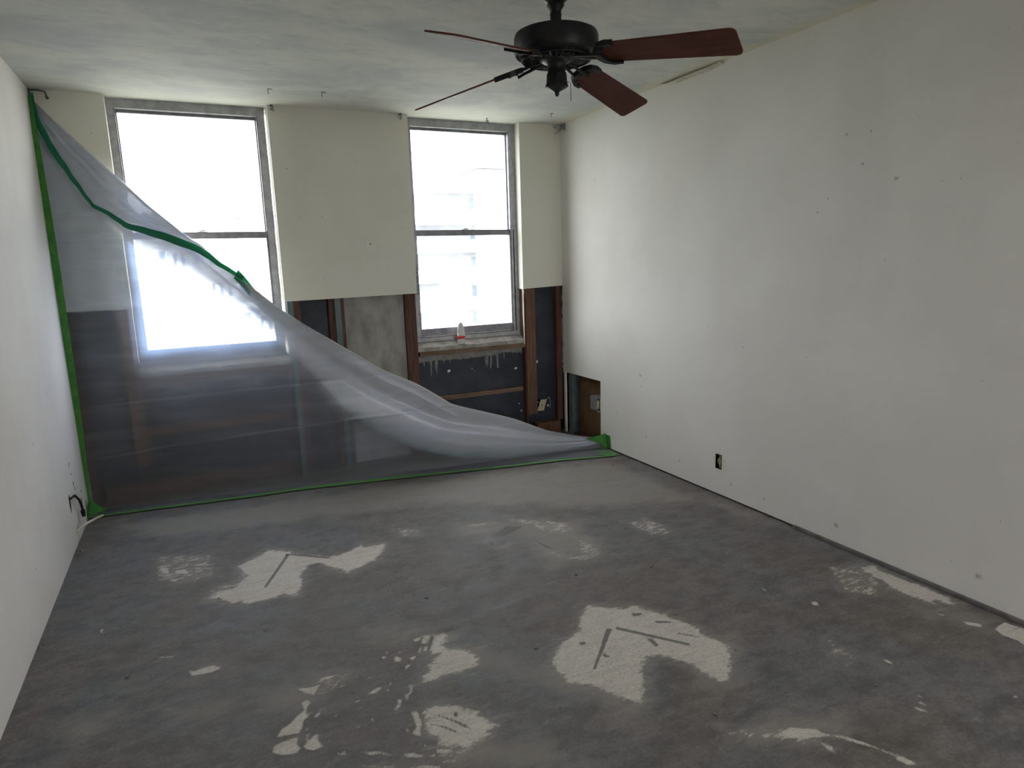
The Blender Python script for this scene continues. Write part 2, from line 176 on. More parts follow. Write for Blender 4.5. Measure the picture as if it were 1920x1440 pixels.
def floor_mat():
    m=mat('bare_concrete_floor',(.1,.1,.1),.7,0,.35); t=NT(m)
    n1=t.noise(1.7,6,.62,dist=.4); n2=t.noise(5,7,.7,stretch=(1,1.7,1,.35)); n3=t.noise(18,6,.75,stretch=(.6,1.8,1,.3)); n4=t.noise(90,3,.7)
    c=t.mix(t.ramp(n1,.36,.62),(.150,.127,.112),(.138,.142,.150))
    c=t.mix(t.ramp(n2,.35,.7,0,.75),c,(.22,.205,.19))
    c=t.mix(t.ramp(n2,.30,.47,.65,0),c,(.072,.07,.068))
    c=t.mix(t.ramp(n3,.52,.72,0,.6),c,(.27,.26,.245))
    c=t.mix(t.ramp(n3,.26,.44,.55,0),c,(.07,.068,.066))
    c=t.mix(t.ramp(t.noise(9,8,.8,stretch=(1,1.3,1,.3)),.44,.60,0,.42),c,(.075,.070,.066))
    c=t.mix(t.ramp(n4,.3,.7,.30,0),c,(.04,.04,.04))
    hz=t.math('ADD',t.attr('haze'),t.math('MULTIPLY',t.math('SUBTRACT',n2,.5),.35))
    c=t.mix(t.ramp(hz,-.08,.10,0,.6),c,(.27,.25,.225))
    hp=t.math('ADD',t.attr('paint'),t.math('MULTIPLY',t.math('SUBTRACT',n3,.5),.20))
    c=t.mix(t.ramp(hp,-.06,.04,0,.6),c,(.29,.27,.24))
    sx=t.n('SeparateXYZ'); t.l(t.coord(),sx.inputs[0])                              # paler cement along the taped edge
    n5=t.noise(34,5,.75,stretch=(.7,1.5,1,.3))
    w=t.math('ADD',t.attr('paint'),t.math('MULTIPLY',t.math('SUBTRACT',n5,.52),.085))
    w=t.math('ADD',w,t.math('MULTIPLY',t.math('SUBTRACT',n2,.5),.06))
    fk=t.math('ADD',t.attr('fleck'),t.math('MULTIPLY',t.math('SUBTRACT',n5,.5),.014))
    w=t.math('MAXIMUM',w,t.math('MULTIPLY',fk,2.0))
    n6=t.noise(26,7,.85,stretch=(.55,1.7,1,.3),dist=.3)
    bk=t.math('ADD',t.math('MINIMUM',t.attr('broken'),.02),t.math('MULTIPLY',t.math('SUBTRACT',n6,.60),.28))
    w=t.math('MAXIMUM',w,bk)
    pc=t.mix(t.ramp(n3,.4,.7),(.58,.54,.48),(.46,.43,.38))
    pc=t.mix(t.ramp(n4,.35,.6,.35,0),pc,(.25,.23,.21))
    holes=t.ramp(t.noise(26,6,.8,stretch=(.5,1.7,1,.4)),.57,.61,1,0)                # worn specks
    cw=t.math('MULTIPLY',t.ramp(w,-.005,.012),t.math('ADD',t.math('MULTIPLY',holes,.4),.6))
    c=t.mix(t.ramp(t.math('ADD',t.attr('broken'),t.math('MULTIPLY',t.math('SUBTRACT',n3,.5),.15)),-.05,.05,0,.45),c,(.27,.25,.225))
    c=t.mix(cw,c,pc)
    dk=t.math('ADD',t.attr('dark'),t.math('MULTIPLY',t.math('SUBTRACT',n5,.5),.008))
    c=t.mix(t.ramp(dk,-.001,.004,0,.9),c,(.125,.12,.118))
    sp=t.ramp(t.noise(30,5,.8,stretch=(.5,1.6,1,.3)),.70,.735,0,.75)
    c=t.mix(sp,c,(.42,.40,.36))
    t.color(c)
    t.l(t.ramp(n2,.3,.7,.55,.85),t.b.inputs['Roughness'])
    h=t.math('ADD',t.math('MULTIPLY',n4,.35),t.math('MULTIPLY',cw,.5)); h=t.math('ADD',h,n3)
    t.bump(h,.35,.003); return m
M_floor=floor_mat()
def tar_mat():
    m=mat('black_damp_proofing',(.01,.012,.018),.55,0,.4); t=NT(m)
    sx=t.n('SeparateXYZ'); t.l(t.coord(),sx.inputs[0]); x,z=sx.outputs[0],sx.outputs[2]
    tar=t.mix(t.ramp(t.noise(5,5,.6),.35,.7),(.012,.016,.026),(.028,.034,.050))
    tar=t.mix(t.ramp(t.noise(24,6,.8),.62,.70,0,.6),tar,(.25,.25,.24))
    con=t.mix(t.ramp(t.noise(12,6,.7),.35,.65),(.25,.24,.225),(.15,.145,.14))
    # ragged lower border of the bare cement band below the sill, with thin runs
    edge=t.math('ADD',.69,t.math('MULTIPLY',t.math('SUBTRACT',t.noise(9,5,.75),.5),.10))
    drip=t.ramp(t.noise(60,2,.5,stretch=(1,1,.04)),.56,.64)
    dl=t.math('MULTIPLY',drip,t.math('MULTIPLY',t.ramp(t.noise(4,2,stretch=(1,1,.01)),.45,.62),.13))
    inw=t.math('MAXIMUM',t.math('MULTIPLY',t.math('GREATER_THAN',x,-.36),t.math('LESS_THAN',x,.60)),t.math('MULTIPLY',t.math('GREATER_THAN',x,1.45),t.math('LESS_THAN',x,2.40)))
    c=t.mix(t.math('MULTIPLY',inw,t.ramp(t.math('SUBTRACT',z,t.math('SUBTRACT',edge,dl)),-.003,.004)),tar,con)
    t.color(c); t.bump(t.noise(30,5,.7),.5,.004); return m
M_tar=tar_mat()
M_con=noisy('bare_pier_concrete',(.22,.215,.20),(.36,.35,.33),7,.9,stretch=(1.5,1.5,.7),bump=.5,bscale=40,detail=8,lo=.3,hi=.7)
M_sill=noisy('dusty_cement_sill',(.26,.25,.24),(.42,.40,.37),16,.9,bump=.6,bscale=50)
M_dust=noisy('rough_plaster_crumbs',(.5,.48,.43),(.35,.33,.29),30,.9,bump=.5,bscale=90)
M_wood=noisy('old_furring_wood',(.105,.055,.035),(.17,.095,.06),8,.8,stretch=(9,9,.7),bump=.4)
M_wood2=noisy('reddish_stud_wood',(.075,.036,.028),(.12,.062,.045),8,.8,stretch=(9,9,.7),bump=.4)
M_woodh=noisy('pale_furring_strip_wood',(.20,.14,.095),(.13,.085,.055),8,.8,stretch=(.7,9,9),bump=.4)
M_teal=noisy('grey_green_stud',(.085,.12,.125),(.13,.17,.175),9,.6,bump=.2)
M_alu=noisy('weathered_aluminium',(.30,.30,.32),(.40,.40,.41),20,.5,metal=.35,bump=.15,spec=.4)
M_alud=noisy('dull_aluminium_sash',(.20,.195,.22),(.28,.27,.30),20,.5,metal=.4,bump=.15)
M_bead=noisy('cream_corner_bead',(.66,.64,.55),(.5,.47,.38),14,.7)
M_brownboard=noisy('brown_paper_board',(.12,.07,.035),(.18,.11,.06),5,.85,stretch=(1,1,.6),bump=.2)
M_dark=noisy('dark_cavity',(.03,.028,.026),(.05,.046,.042),6,.95)
M_galv=noisy('galvanised_box',(.30,.31,.32),(.45,.46,.46),30,.5,metal=.6)
M_outlet=noisy('ivory_receptacle',(.55,.47,.33),(.45,.37,.24),30,.5)
M_ivory=noisy('ivory_cover_plate',(.50,.43,.31),(.42,.36,.26),30,.5)
M_blk=mat('black_plastic',(.012,.012,.013),.5)
M_hole=mat('void_black',(.006,.006,.006),.9)
M_fan=noisy('blackened_bronze_fan_metal',(.014,.014,.017),(.026,.025,.028),20,.45,metal=.3,bump=.15)
M_blade=noisy('mahogany_blade',(.105,.034,.022),(.075,.024,.016),5,.6,stretch=(.6,7,7),bump=.1,spec=.15)
M_edge=mat('blade_edge',(.03,.015,.01),.6)
M_wire=mat('dark_wire',(.07,.09,.11),.5,.5)
M_gunk=noisy('plaster_lump',(.25,.24,.22),(.13,.12,.11),60,.9)
def film_mat(name, fac, milky, col=(.86,.88,.90), tcol=None, tl_df=.55):
    m=bpy.data.materials.new(name); m.use_nodes=True; t=NT(m); t.t.nodes.remove(t.b)
    tr=t.n('BsdfTransparent'); tr.inputs[0].default_value=(.97,.975,.98,1)
    tl=t.n('BsdfTranslucent'); tl.inputs[0].default_value=(*(tcol or col),1)
    df=t.n('BsdfDiffuse'); df.inputs[0].default_value=(*col,1)
    rf=t.n('BsdfRefraction'); rf.inputs['Color'].default_value=(.38,.57,1,1); rf.inputs['Roughness'].default_value=.70; rf.inputs['IOR'].default_value=1.45
    gl=t.n('BsdfGlossy'); gl.inputs['Roughness'].default_value=.28; gl.inputs[0].default_value=(.9,.93,1,1)
    bm_=t.n('Bump'); bm_.inputs['Strength'].default_value=.3; bm_.inputs['Distance'].default_value=.004
    t.l(t.noise(7,2,.5,stretch=(1,1,1.6),dist=.5),bm_.inputs['Height'])
    for x in (tl,df,gl): t.l(bm_.outputs[0],x.inputs['Normal'])
    def mx(f,a,b):
        x=t.n('MixShader'); t.val(x.inputs[0],f); t.l(a.outputs[0],x.inputs[1]); t.l(b.outputs[0],x.inputs[2]); return x
    sc=mx(tl_df,tl,df); sc=mx(milky,rf,sc); sc=mx(.05,sc,gl)
    mp=t.n('Mapping'); mp.inputs['Rotation'].default_value=(0,.75,0); mp.inputs['Scale'].default_value=(.35,.5,2.6); t.l(t.coord(),mp.inputs[0])
    st=t.math('ADD',t.ramp(t.noise(3.2,5,.6,vec=mp.outputs[0],dist=.3),.42,.72,0,.13),t.ramp(t.noise(1.6,2),.35,.7,0,.04))
    f=t.math('ADD',t.math('ADD',fac,st),t.math('MULTIPLY',t.attr('crease'),.45),clamp=True)
    x=mx(f,tr,sc); t.l(x.outputs[0],t.out.inputs[0]); return m
M_film=film_mat('clear_poly_film',.345,.30,(.90,.89,.86),(.70,.78,.96),.58)
M_film2=film_mat('creased_poly_film',.40,.80)
M_flap=film_mat('doubled_poly_film',.92,.97,(.92,.88,.80),(.20,.18,.155),.78)  # doubled film; its milky colour stands in for window light the fold catches
def tape_mat(name,c1,c2,trans):
    m=noisy(name,c1,c2,18,.55,bump=.3,bscale=60); t=NT(m)
    tl=t.n('BsdfTranslucent'); tl.inputs[0].default_value=(c2[0]*1.6,c2[1]*1.6,c2[2]*1.6,1)
    x=t.n('MixShader'); x.inputs[0].default_value=trans; t.l(t.b.outputs[0],x.inputs[1]); t.l(tl.outputs[0],x.inputs[2]); t.l(x.outputs[0],t.out.inputs[0]); return m
M_tape=tape_mat('green_masking_tape',(.075,.28,.05),(.05,.21,.04),.12)
M_tape2=tape_mat('green_tape_on_film',(.03,.22,.12),(.04,.26,.15),.45)
M_tapef=tape_mat('dusty_green_floor_tape',(.09,.27,.07),(.12,.25,.10),.05)
def glass_mat():
    m=bpy.data.materials.new('dirty_window_glass'); m.use_nodes=True; t=NT(m); t.t.nodes.remove(t.b)
    tr=t.n('BsdfTransparent'); tr.inputs[0].default_value=(.93,.95,.96,1)
    gl=t.n('BsdfGlossy'); gl.inputs['Roughness'].default_value=.03
    df=t.n('BsdfTranslucent'); df.inputs[0].default_value=(.8,.82,.85,1)
    a=t.n('MixShader'); a.inputs[0].default_value=.05; t.l(tr.outputs[0],a.inputs[1]); t.l(gl.outputs[0],a.inputs[2])
    b=t.n('MixShader'); t.l(t.ramp(t.noise(5,6,.7),.4,.8,.03,.10),b.inputs[0]); t.l(a.outputs[0],b.inputs[1]); t.l(df.outputs[0],b.inputs[2])
    t.l(b.outputs[0],t.out.inputs[0]); return m
M_glass=glass_mat()

# ------------------------------------------------------------ floor
def sdf(P, poly):
    """signed distance, positive inside"""
    q=np.array(poly); n=len(q); d=np.full(len(P),1e9); ins=np.zeros(len(P),bool)
    for i in range(n):
        a=q[i]; b=q[(i+1)%n]; e=b-a; w=P-a
        t=np.clip((w@e)/(e@e+1e-12),0,1); v=w-t[:,None]*e; d=np.minimum(d,(v**2).sum(1))
        c=((a[1]<=P[:,1])!=(b[1]<=P[:,1])); s=(b[0]-a[0])*(P[:,1]-a[1])/((b[1]-a[1]) if b[1]!=a[1] else 1e-9)+a[0]
        ins^=c&(P[:,0]<s)
    return np.where(ins,1,-1)*np.sqrt(d)
def build_floor():
    xs=np.linspace(XL-.2,XR+.25,420); ys=np.concatenate([[YB-.2,-.5,.2],np.linspace(.75,3.1,300)[:-1],np.linspace(3.1,4.5,90),[4.7,4.95]])
    X,Y=np.meshgrid(xs,ys); P=np.stack([X.ravel(),Y.ravel()],1); nx=len(xs); ny=len(ys)
    me=bpy.data.meshes.new('floor'); idx=np.arange(nx*ny).reshape(ny,nx)
    F=np.stack([idx[:-1,:-1],idx[:-1,1:],idx[1:,1:],idx[1:,:-1]],-1).reshape(-1,4)
    me.vertices.add(len(P)); me.vertices.foreach_set('co',np.concatenate([P,np.zeros((len(P),1))],1).ravel())
    me.loops.add(F.size); me.loops.foreach_set('vertex_index',F.ravel()); me.polygons.add(len(F))
    me.polygons.foreach_set('loop_start',np.arange(0,F.size,4)); me.update(calc_edges=True); me.validate()
    def fld(polys):
        v=np.full(len(P),-.4)
        for q in polys:
            a=np.array(q); lo=a.min(0)-.35; hi=a.max(0)+.35
            k=np.where((P>lo).all(1)&(P<hi).all(1))[0]
            if len(k): v[k]=np.maximum(v[k],sdf(P[k],q))
        return v
    def area(q):
        q=np.array(q); return abs(np.dot(q[:,0],np.roll(q[:,1],1))-np.dot(q[:,1],np.roll(q[:,0],1)))/2
    L_=D['light']; brk=[q for q in L_[2:9]]+D['broken']; L_=L_[:2]+L_[9:]; L_=[q for q in L_ if not any(q[0]==z for z in D['drop'])]
    sets=dict(broken=brk,paint=[q for q in L_ if area(q)>.012],fleck=[q for q in L_ if area(q)<=.012],haze=D['haze'],dark=D['dark'])
    for nm,k in sets.items():
        at=me.attributes.new(nm,'FLOAT','POINT'); at.data.foreach_set('value',fld(k).astype(np.float32))
    me.materials.append(M_floor); o=bpy.data.objects.new('floor',me); COL.objects.link(o); o['kind']='structure'
    bm=B(); add_box(bm,XL-.2,XR+.25,YB-.2,4.95,-.25,-.004); obj('slab',bm,M_dark,o)
build_floor()

# ------------------------------------------------------------ room shell
bm=B(); add_box(bm,XL-.2,XR+.25,YB-.2,4.95,H,H+.22); struct('ceiling',bm,M_ceil)
bm=B(); add_box(bm,XL-.2,XL,YB,4.95,-.1,H); wl=struct('wall_left',bm,M_left)
# wall behind the camera with an unseen open doorway added to let in soft fill light
DX0,DX1,DZ=1.65,2.6,2.05
bm=B(); add_box(bm,XL-.2,DX0,YB-.2,YB,-.1,H); add_box(bm,DX1,XR+.25,YB-.2,YB,-.1,H); add_box(bm,DX0,DX1,YB-.2,YB,DZ,H); struct('wall_back',bm,M_left)
bm=B(); add_box(bm,DX0,DX0+.04,YB-.21,YB+.015,0,DZ); add_box(bm,DX1-.04,DX1,YB-.21,YB+.015,0,DZ); add_box(bm,DX0+.041,DX1-.041,YB-.21,YB+.015,DZ-.04,DZ-.001); struct('door_1',bm,M_bead)
# right wall: plasterboard sheet with a hole cut at the far end and a small outlet cut-out
bm=B(); T=.013; HY0,HY1,HZ=4.110,4.628,.507; OY0,OY1,OZ0,OZ1=2.829,2.882,.165,.255
def rb(y0,y1,z0,z1): add_box(bm,XR,XR+T,y0,y1,z0,z1)
rb(YB,OY0,.012,H); rb(OY0,OY1,.012,OZ0); rb(OY0,OY1,OZ1,H); rb(OY1,HY0,.012,H); rb(HY0,HY1,HZ,H); rb(HY1,YF,.0,H)
bmesh.ops.remove_doubles(bm,verts=bm.verts,dist=1e-5)
wr=struct('wall_right',bm,M_right)
bm=B(); add_box(bm,XR+.10,XR+.25,YB,4.95,-.1,H); obj('backing',bm,M_dark,wr)
box_obj('paper_backing',(XR+.085,XR+.0999,HY0-.15,4.56,0,.75),M_brownboard,wr)
box_obj('metal_stud',(XR+.014,XR+.084,4.545,4.60,0,H-.001),M_teal,wr)
box_obj('sole_plate',(XR+.02,XR+.08,HY0-.1,4.54,0,.012),M_wood2,wr)
# ragged broken edge of the board beside the black wall
rnd=random.Random(4)
bm=B(); pts=[(YF+.001,.50)]; z=.50
while z<1.19:
    pts.append((YF+.004+rnd.choice((.0,.01,.045,.03,.06))*rnd.random()*1.1,z)); z+=rnd.uniform(.012,.045)
pts.append((YF+.001,1.2)); add_prism(bm,[(XR-.001,y,zz) for y,zz in pts],0,(.012,0,0)); obj('broken_edge',bm,M_dust,wr)
# joint tape peeling at the ceiling
bm=B(); n=24; prv=None
for i in range(n+1):
    s=i/n; y=3.40-.50*s; sag=.010+.012*math.sin(PI*s)*(1+.3*math.sin(9*s))
    a=bm.verts.new((XR-.002,y,H-.003-sag)); b=bm.verts.new((XR-.03-.012*math.sin(PI*s),y,H-.004-.35*sag-.004*math.sin(PI*s)))
    if prv: bm.faces.new((prv[0],a,b,prv[1]))
    prv=(a,b)
obj('peeling_joint_tape',bm,M_bead,wr)
# dark edge strip lying along the near foot of the right wall
bm=B(); add_box(bm,XR-.016,XR-.001,-.6,2.29,.001,.017,bev=.002); tr=struct('trim_1',bm,noisy('grey_metal_edge_strip',(.10,.095,.09),(.16,.15,.14),14,.7))

# ------------------------------------------------------------ far wall
O1=(-.336,.582); O2=(1.482,2.373); SZ=.80; YM=4.729
bm=B()
for x0,x1,z0,z1 in ((XL,O1[0],0,H),(O1[1],O2[0],0,H),(O2[1],XR+.25,0,H),(O1[0],O1[1],0,SZ-.03),(O2[0],O2[1],0,SZ-.03)): add_box(bm,x0,x1,YM,4.92,z0,z1)
bmesh.ops.remove_doubles(bm,verts=bm.verts,dist=1e-5)
wf=struct('wall_far',bm,M_tar)
PT=.0125
def panel(x0,x1,z0a,z0b,ret):
    bm=B(); add_prism(bm,[(x0,YF,z0a),(x1,YF,z0b),(x1,YF,H),(x0,YF,H)],0,(0,PT,0))
    for x,zz,s in ret: add_box(bm,min(x,x+s*PT),max(x,x+s*PT),YF+PT,4.738,zz,H)
    return obj('drywall_panel',bm,M_panel,wf)
panel(XL,-.324,1.203,1.200,[(-.324,1.2,-1)]); panel(.570,1.494,1.198,1.208,[(.570,1.20,1),(1.494,1.21,-1)]); panel(2.361,XR,1.200,1.212,[(2.361,1.2,1)])
for nm,d,m_ in (('stud',(.584,.622,4.668,YM,0,H),M_teal),('stud',(.622,.667,4.668,YM,0,H),M_wood2),('stud',(.860,.898,4.69,YM,0,H),M_wood2),('stud',(.898,.939,4.668,YM,0,H),M_teal),('stud',(.939,.962,4.668,YM,0,H),M_wood2),
    ('stud',(1.400,1.482,4.668,YM,0,H),M_wood2),('stud',(2.384,2.470,4.668,YM,.178,H),M_wood),('stud',(2.668,2.7165,4.674,YM,.10,H),M_wood2),('stud',(-.410,-.337,4.668,YM,.20,H),M_wood),('stud',(-.678,-.640,4.668,YM,0,H),M_wood2)):
    box_obj(nm,d,m_,wf,bev=.002)
box_obj('furring_strip',(1.53,2.362,4.70,YM,.379,.414),M_woodh,wf,bev=.002)
box_obj('furring_strip',(-.336,.55,4.70,YM,.385,.440),M_wood,wf,bev=.002)
box_obj('concrete_pier',(.963,1.399,4.694,4.7285,0,H),M_con,wf,bev=.003)
box_obj('sole_plate',(2.45,2.666,4.63,4.728,.0,.10),M_wood,wf,bev=.006)
box_obj('sole_plate',(-.60,.56,4.66,4.728,.0,.09),M_wood2,wf,bev=.004)
box_obj('corner_bead',(2.362,2.368,4.660,4.672,.76,1.2),M_bead,wf)
box_obj('jamb_block',(2.3735,2.383,4.672,YM,.0,H),M_wood2,wf)
# torn speckled compound at the right edge of the middle panel, and a torn paper end at its left edge
bm=B(); rnd=random.Random(8); L_=[(1.4945,1.2)]; zz=1.2
while zz<1.405: L_.append((1.501+rnd.random()*.008,zz)); zz+=.012
L_.append((1.4945,1.405)); add_prism(bm,[(x,YF-.001,z) for x,z in L_],0,(0,.014,0)); obj('torn_paper_edge',bm,noisy('speckled_compound',(.10,.11,.14),(.35,.36,.38),90,.9,bump=.5),wf)
bm=B(); add_prism(bm,[(2.352,YF-.002,1.2),(2.368,YF-.002,1.2),(2.366,YF-.002,1.17),(2.362,YF-.002,1.185),(2.358,YF-.002,1.178)],0,(0,.012,0)); obj('torn_paper_edge',bm,M_bead,wf)
# adhesive dabs, drips and a nail spot on the black wall
def dab(x,z,r,seed):
    rr=random.Random(seed); bm=B(); c=[]; n=9
    for i in range(n):
        a=2*PI*i/n; q=r*(.6+.6*rr.random()); c.append((x+q*math.cos(a),YM-.004,z+q*math.sin(a)))
    add_prism(bm,c,0,(0,.0035,0)); return obj('adhesive_dab',bm,M_bead,wf)
for k,(x,z,r) in enumerate(((1.735,.600,.013),(2.505,.600,.012),(2.31,.565,.011),(1.93,.60,.005),(2.35,.21,.009),(2.60,.22,.010),(2.33,.27,.006),(-.12,.62,.008),(.3,.66,.008))): dab(x,z,r,k)
# cement sill and the wood edge below it
for n_,(a,b) in enumerate((O1,O2)):
    bm=B(); xs=[a+(b-a)*i/24 for i in range(25)]; rr=random.Random(n_); prv=None
    for x in xs:
        j=rr.uniform(-.003,.003)
        ring=[bm.verts.new((x,4.676+j,.772)),bm.verts.new((x,4.674+j,.800+j)),bm.verts.new((x,4.700,.803+j*.7)),bm.verts.new((x,4.742,.834)),bm.verts.new((x,4.85,.85)),bm.verts.new((x,4.85,.77))]
        if prv:
            for i in range(6): bm.faces.new((prv[i],prv[(i+1)%6],ring[(i+1)%6],ring[i]))
        else: bm.faces.new(ring)
        prv=ring
    bm.faces.new(prv[::-1]); obj('cement_sill',bm,M_sill,wf)
    box_obj('sill_plate',(a+.012,b-.001,4.672,YM,.736,.7715),M_woodh if n_ else M_wood,wf,bev=.002)
    rr=random.Random(9+n_); bm=B(); x=a+.01
    while x<b-.03:
        w=rr.uniform(.01,.05); h=rr.uniform(.002,.006); y=4.676+rr.random()*.012
        add_prism(bm,[(x,y,.8045),(x+w,y+rr.uniform(-.004,.004),.8045),(x+w*.8,y+.008,.8045),(x+.1*w,y+.006,.8045)],0,(0,0,h)); x+=w*rr.uniform(.9,1.6)
    o=obj('crumbs',bm,M_dust,wf); o['kind']='stuff'

# ------------------------------------------------------------ windows
def window(idx,x0,x1,gx0,gx1):
    y0,y1=4.738,4.815; bm=B(); zb,zt=.836,H
    # outer frame: jambs, head, sill member
    add_box(bm,x0,gx0-.012,y0,y1,zb,zt,bev=.002); add_box(bm,gx1+.012,x1,y0,y1,zb,zt,bev=.002)
    add_box(bm,gx0-.013,gx1+.013,y0,y1,2.385,zt,bev=.002); add_box(bm,gx0-.013,gx1+.013,y0,y1,zb,.868,bev=.002)
    w=struct('window_%d'%idx,bm,M_alu)
    # inner tracks
    for xa,xb in ((gx0-.0115,gx0-.006),(gx1+.006,gx1+.0115)): box_obj('track',(xa,xb,y0+.006,y1-.006,.869,2.384),M_alud,w)
    def sash(z0,z1,ya,yb,bot,top,nm):
        bm=B(); add_box(bm,gx0-.0055,gx0,ya,yb,z0,z1); add_box(bm,gx1,gx1+.0055,ya,yb,z0,z1); add_box(bm,gx0,gx1,ya,yb,z0,z0+bot,bev=.002); add_box(bm,gx0,gx1,ya,yb,z1-top,z1,bev=.002)
        s=obj('sash',bm,M_alud,w); box_obj('pane',(gx0,gx1,(ya+yb)/2-.002,(ya+yb)/2+.002,z0+bot,z1-top),M_glass,s); return s
    sash(1.622,2.384,4.782,4.806,.040,.016,'u'); s=sash(.869,1.662,4.750,4.776,.064,.042,'l')
    bm=B(); xm=(gx0+gx1)/2+.005; add_box(bm,xm-.028,xm+.028,4.744,4.7495,1.655,1.664); add_tube(bm,[(xm-.012,4.747,1.664),(xm,4.747,1.672),(xm+.02,4.747,1.668)],.004); obj('sash_lock',bm,M_alud,s)
    bm=B(); add_box(bm,gx0+.02,gx1-.02,4.742,4.7495,.872,.882); obj('sash_lift',bm,M_alu,s)
    return w
window(1,-.330,.560,-.275,.503); w2=window(2,1.484,2.371,1.545,2.303)
bm=B(); add_box(bm,2.328,2.334,4.7355,4.738,.87,1.66); obj('track_gap',bm,M_hole,w2)

# ------------------------------------------------------------ plastic sheet
def interp(pts,n):
    P=np.array(pts,float); d=np.r_[0,np.cumsum(np.linalg.norm(np.diff(P,axis=0),axis=1))]; t=np.linspace(0,d[-1],n)
    return np.stack([np.interp(t,d,P[:,k]) for k in range(3)],1)
def smooth(P,k=2):
    for _ in range(k): P[1:-1]=(P[:-2]+2*P[1:-1]+P[2:])/4
    return P
E=np.array(D['E']); Tn=np.array(D['T']); Bn=np.array(D['B'])
ps=thing('plastic_sheet','large translucent plastic sheet sagging diagonally from ceiling corner over the left window','plastic sheeting',(XL,4.55,0))
def grid_obj(name,G,m,crease=None,parent=ps):
    a,b=G.shape[:2]; me=bpy.data.meshes.new(name); V=G.reshape(-1,3)-np.array(ps.location)
    idx=np.arange(a*b).reshape(a,b); Fc=np.stack([idx[:-1,:-1],idx[:-1,1:],idx[1:,1:],idx[1:,:-1]],-1).reshape(-1,4)
    me.from_pydata(V.tolist(),[],Fc.tolist())
    at=me.attributes.new('crease','FLOAT','POINT')
    at.data.foreach_set('value',(crease.ravel() if crease is not None else np.zeros(a*b)).astype(np.float32))
    for p in me.polygons: p.use_smooth=True
    me.materials.append(m); o=bpy.data.objects.new(name,me); COL.objects.link(o); o.parent=parent
    return o
def wrinkle(X,Z):
    # tension folds fan out from the upper left corner
    dx=X-XL; dz=2.42-Z; ang=np.arctan2(dz,dx+.02); r=np.hypot(dx,dz)
    w=np.zeros_like(X)
    for f,a,ph in ((11,.016,.3),(19,.009,1.9),(31,.004,4.),(47,.0015,.7)): w+=a*np.sin(f*ang+ph+1.3*np.sin(1.4*r+ph))
    return w*np.minimum(r*1.1,1.3)*np.clip((Z-.01)/.3,0,1)*np.clip((XR-X)/.5,0,1)
def main_film():
    nx,nz=300,260; xs=np.linspace(XL+.002,2.695,nx); zE=np.interp(xs,E[:,0],E[:,2]); G=np.zeros((nz+14,nx,3)); CRS=np.zeros((nz+14,nx))
    tf=np.array(D['tape_f']); yt=np.interp(xs,tf[:,0],tf[:,1])-.0
    yb=4.555-.146*(xs+.679)
    for j in range(14):                                    # part lying on the floor, from the tape back to the fold
        s=j/14; G[j,:,0]=xs; G[j,:,1]=yt+(yb-yt)*s; G[j,:,2]=.0030+.016*(max(0,s-.2)*(1-s)*4)*(1+.6*np.sin(xs*9+s*5))*.6
    for k in range(nz):
        s=k/(nz-1); z=.004+(zE-.004)*s; bulge=-.10*np.sin(PI*np.clip(z/np.maximum(zE,.05),0,1))*np.clip(zE/1.2,0,1)*np.sin(PI*np.clip((xs-XL)/3.4,0,1))
        G[14+k,:,0]=xs; G[14+k,:,1]=yb+.035*z+bulge+wrinkle(xs,z)*np.clip((zE-z)/.08,0.2,1); G[14+k,:,2]=z
        # factory fold lines left in the film: slightly proud whitened creases
        for z0,sl,am in ((.655,.03,.40),(.335,.09,.55)):
            d=z-(z0+sl*(xs-XL)*.6+.012*np.sin(3*xs)); c=np.exp(-(d/.0055)**2)*am*(xs>-.6)*(xs<1.9)*(.45+.55*np.sin(4.1*xs+z0*9)**2)
            CRS[14+k]=np.maximum(CRS[14+k],c); G[14+k,:,1]-=.0015*np.exp(-(d/.012)**2)
    return grid_obj('film',G,M_film,CRS)
film=main_film()
def flap(A_,B_,n,m_,yo,name,mat_,ph=0,fade=False):
    a=smooth(interp(A_,n)); b=smooth(interp(B_,n)); G=np.zeros((m_,n,3)); C_=np.zeros((m_,n))
    s=np.linspace(0,1,n)
    for j in range(m_):
        t=j/(m_-1); G[j]=a*(1-t)+b*t; wd=np.linalg.norm(a-b,axis=1)
        G[j,:,1]+=yo*math.sin(PI*.5*min(1,t*2.2))*np.clip(wd/.12,0,1)+np.clip(wd/.1,0,1)*(.012*np.sin(9*t+ph+7*s)+.008*np.sin(19*t+11*s))*math.sin(PI*min(1,t*1.2))
        G[j,:,2]+=.004*np.sin(40*s+ph)*(1-t)
        C_[j]=.9*math.exp(-(t/.03)**2)+.35*math.exp(-((t-.38)/.025)**2)-1.7*max(0,(t-.62)/.38)**1.6*(np.linspace(0,1,n)>.12)*np.clip((np.linspace(0,1,n)-.12)*3,0,1)*(1 if fade else 0)
    return grid_obj(name,G,mat_,C_)
fl_b=flap(E,Bn,220,26,.055,'folded_flap',M_flap,fade=True); fl_b['label']='milky doubled-over layer of the plastic along its sagging top edge'
iE=int(np.argmin(abs(E[:,0]-.30)))
fl_a=flap(E[:iE+1],Tn,120,14,-.045,'folded_flap',M_film2,2.)
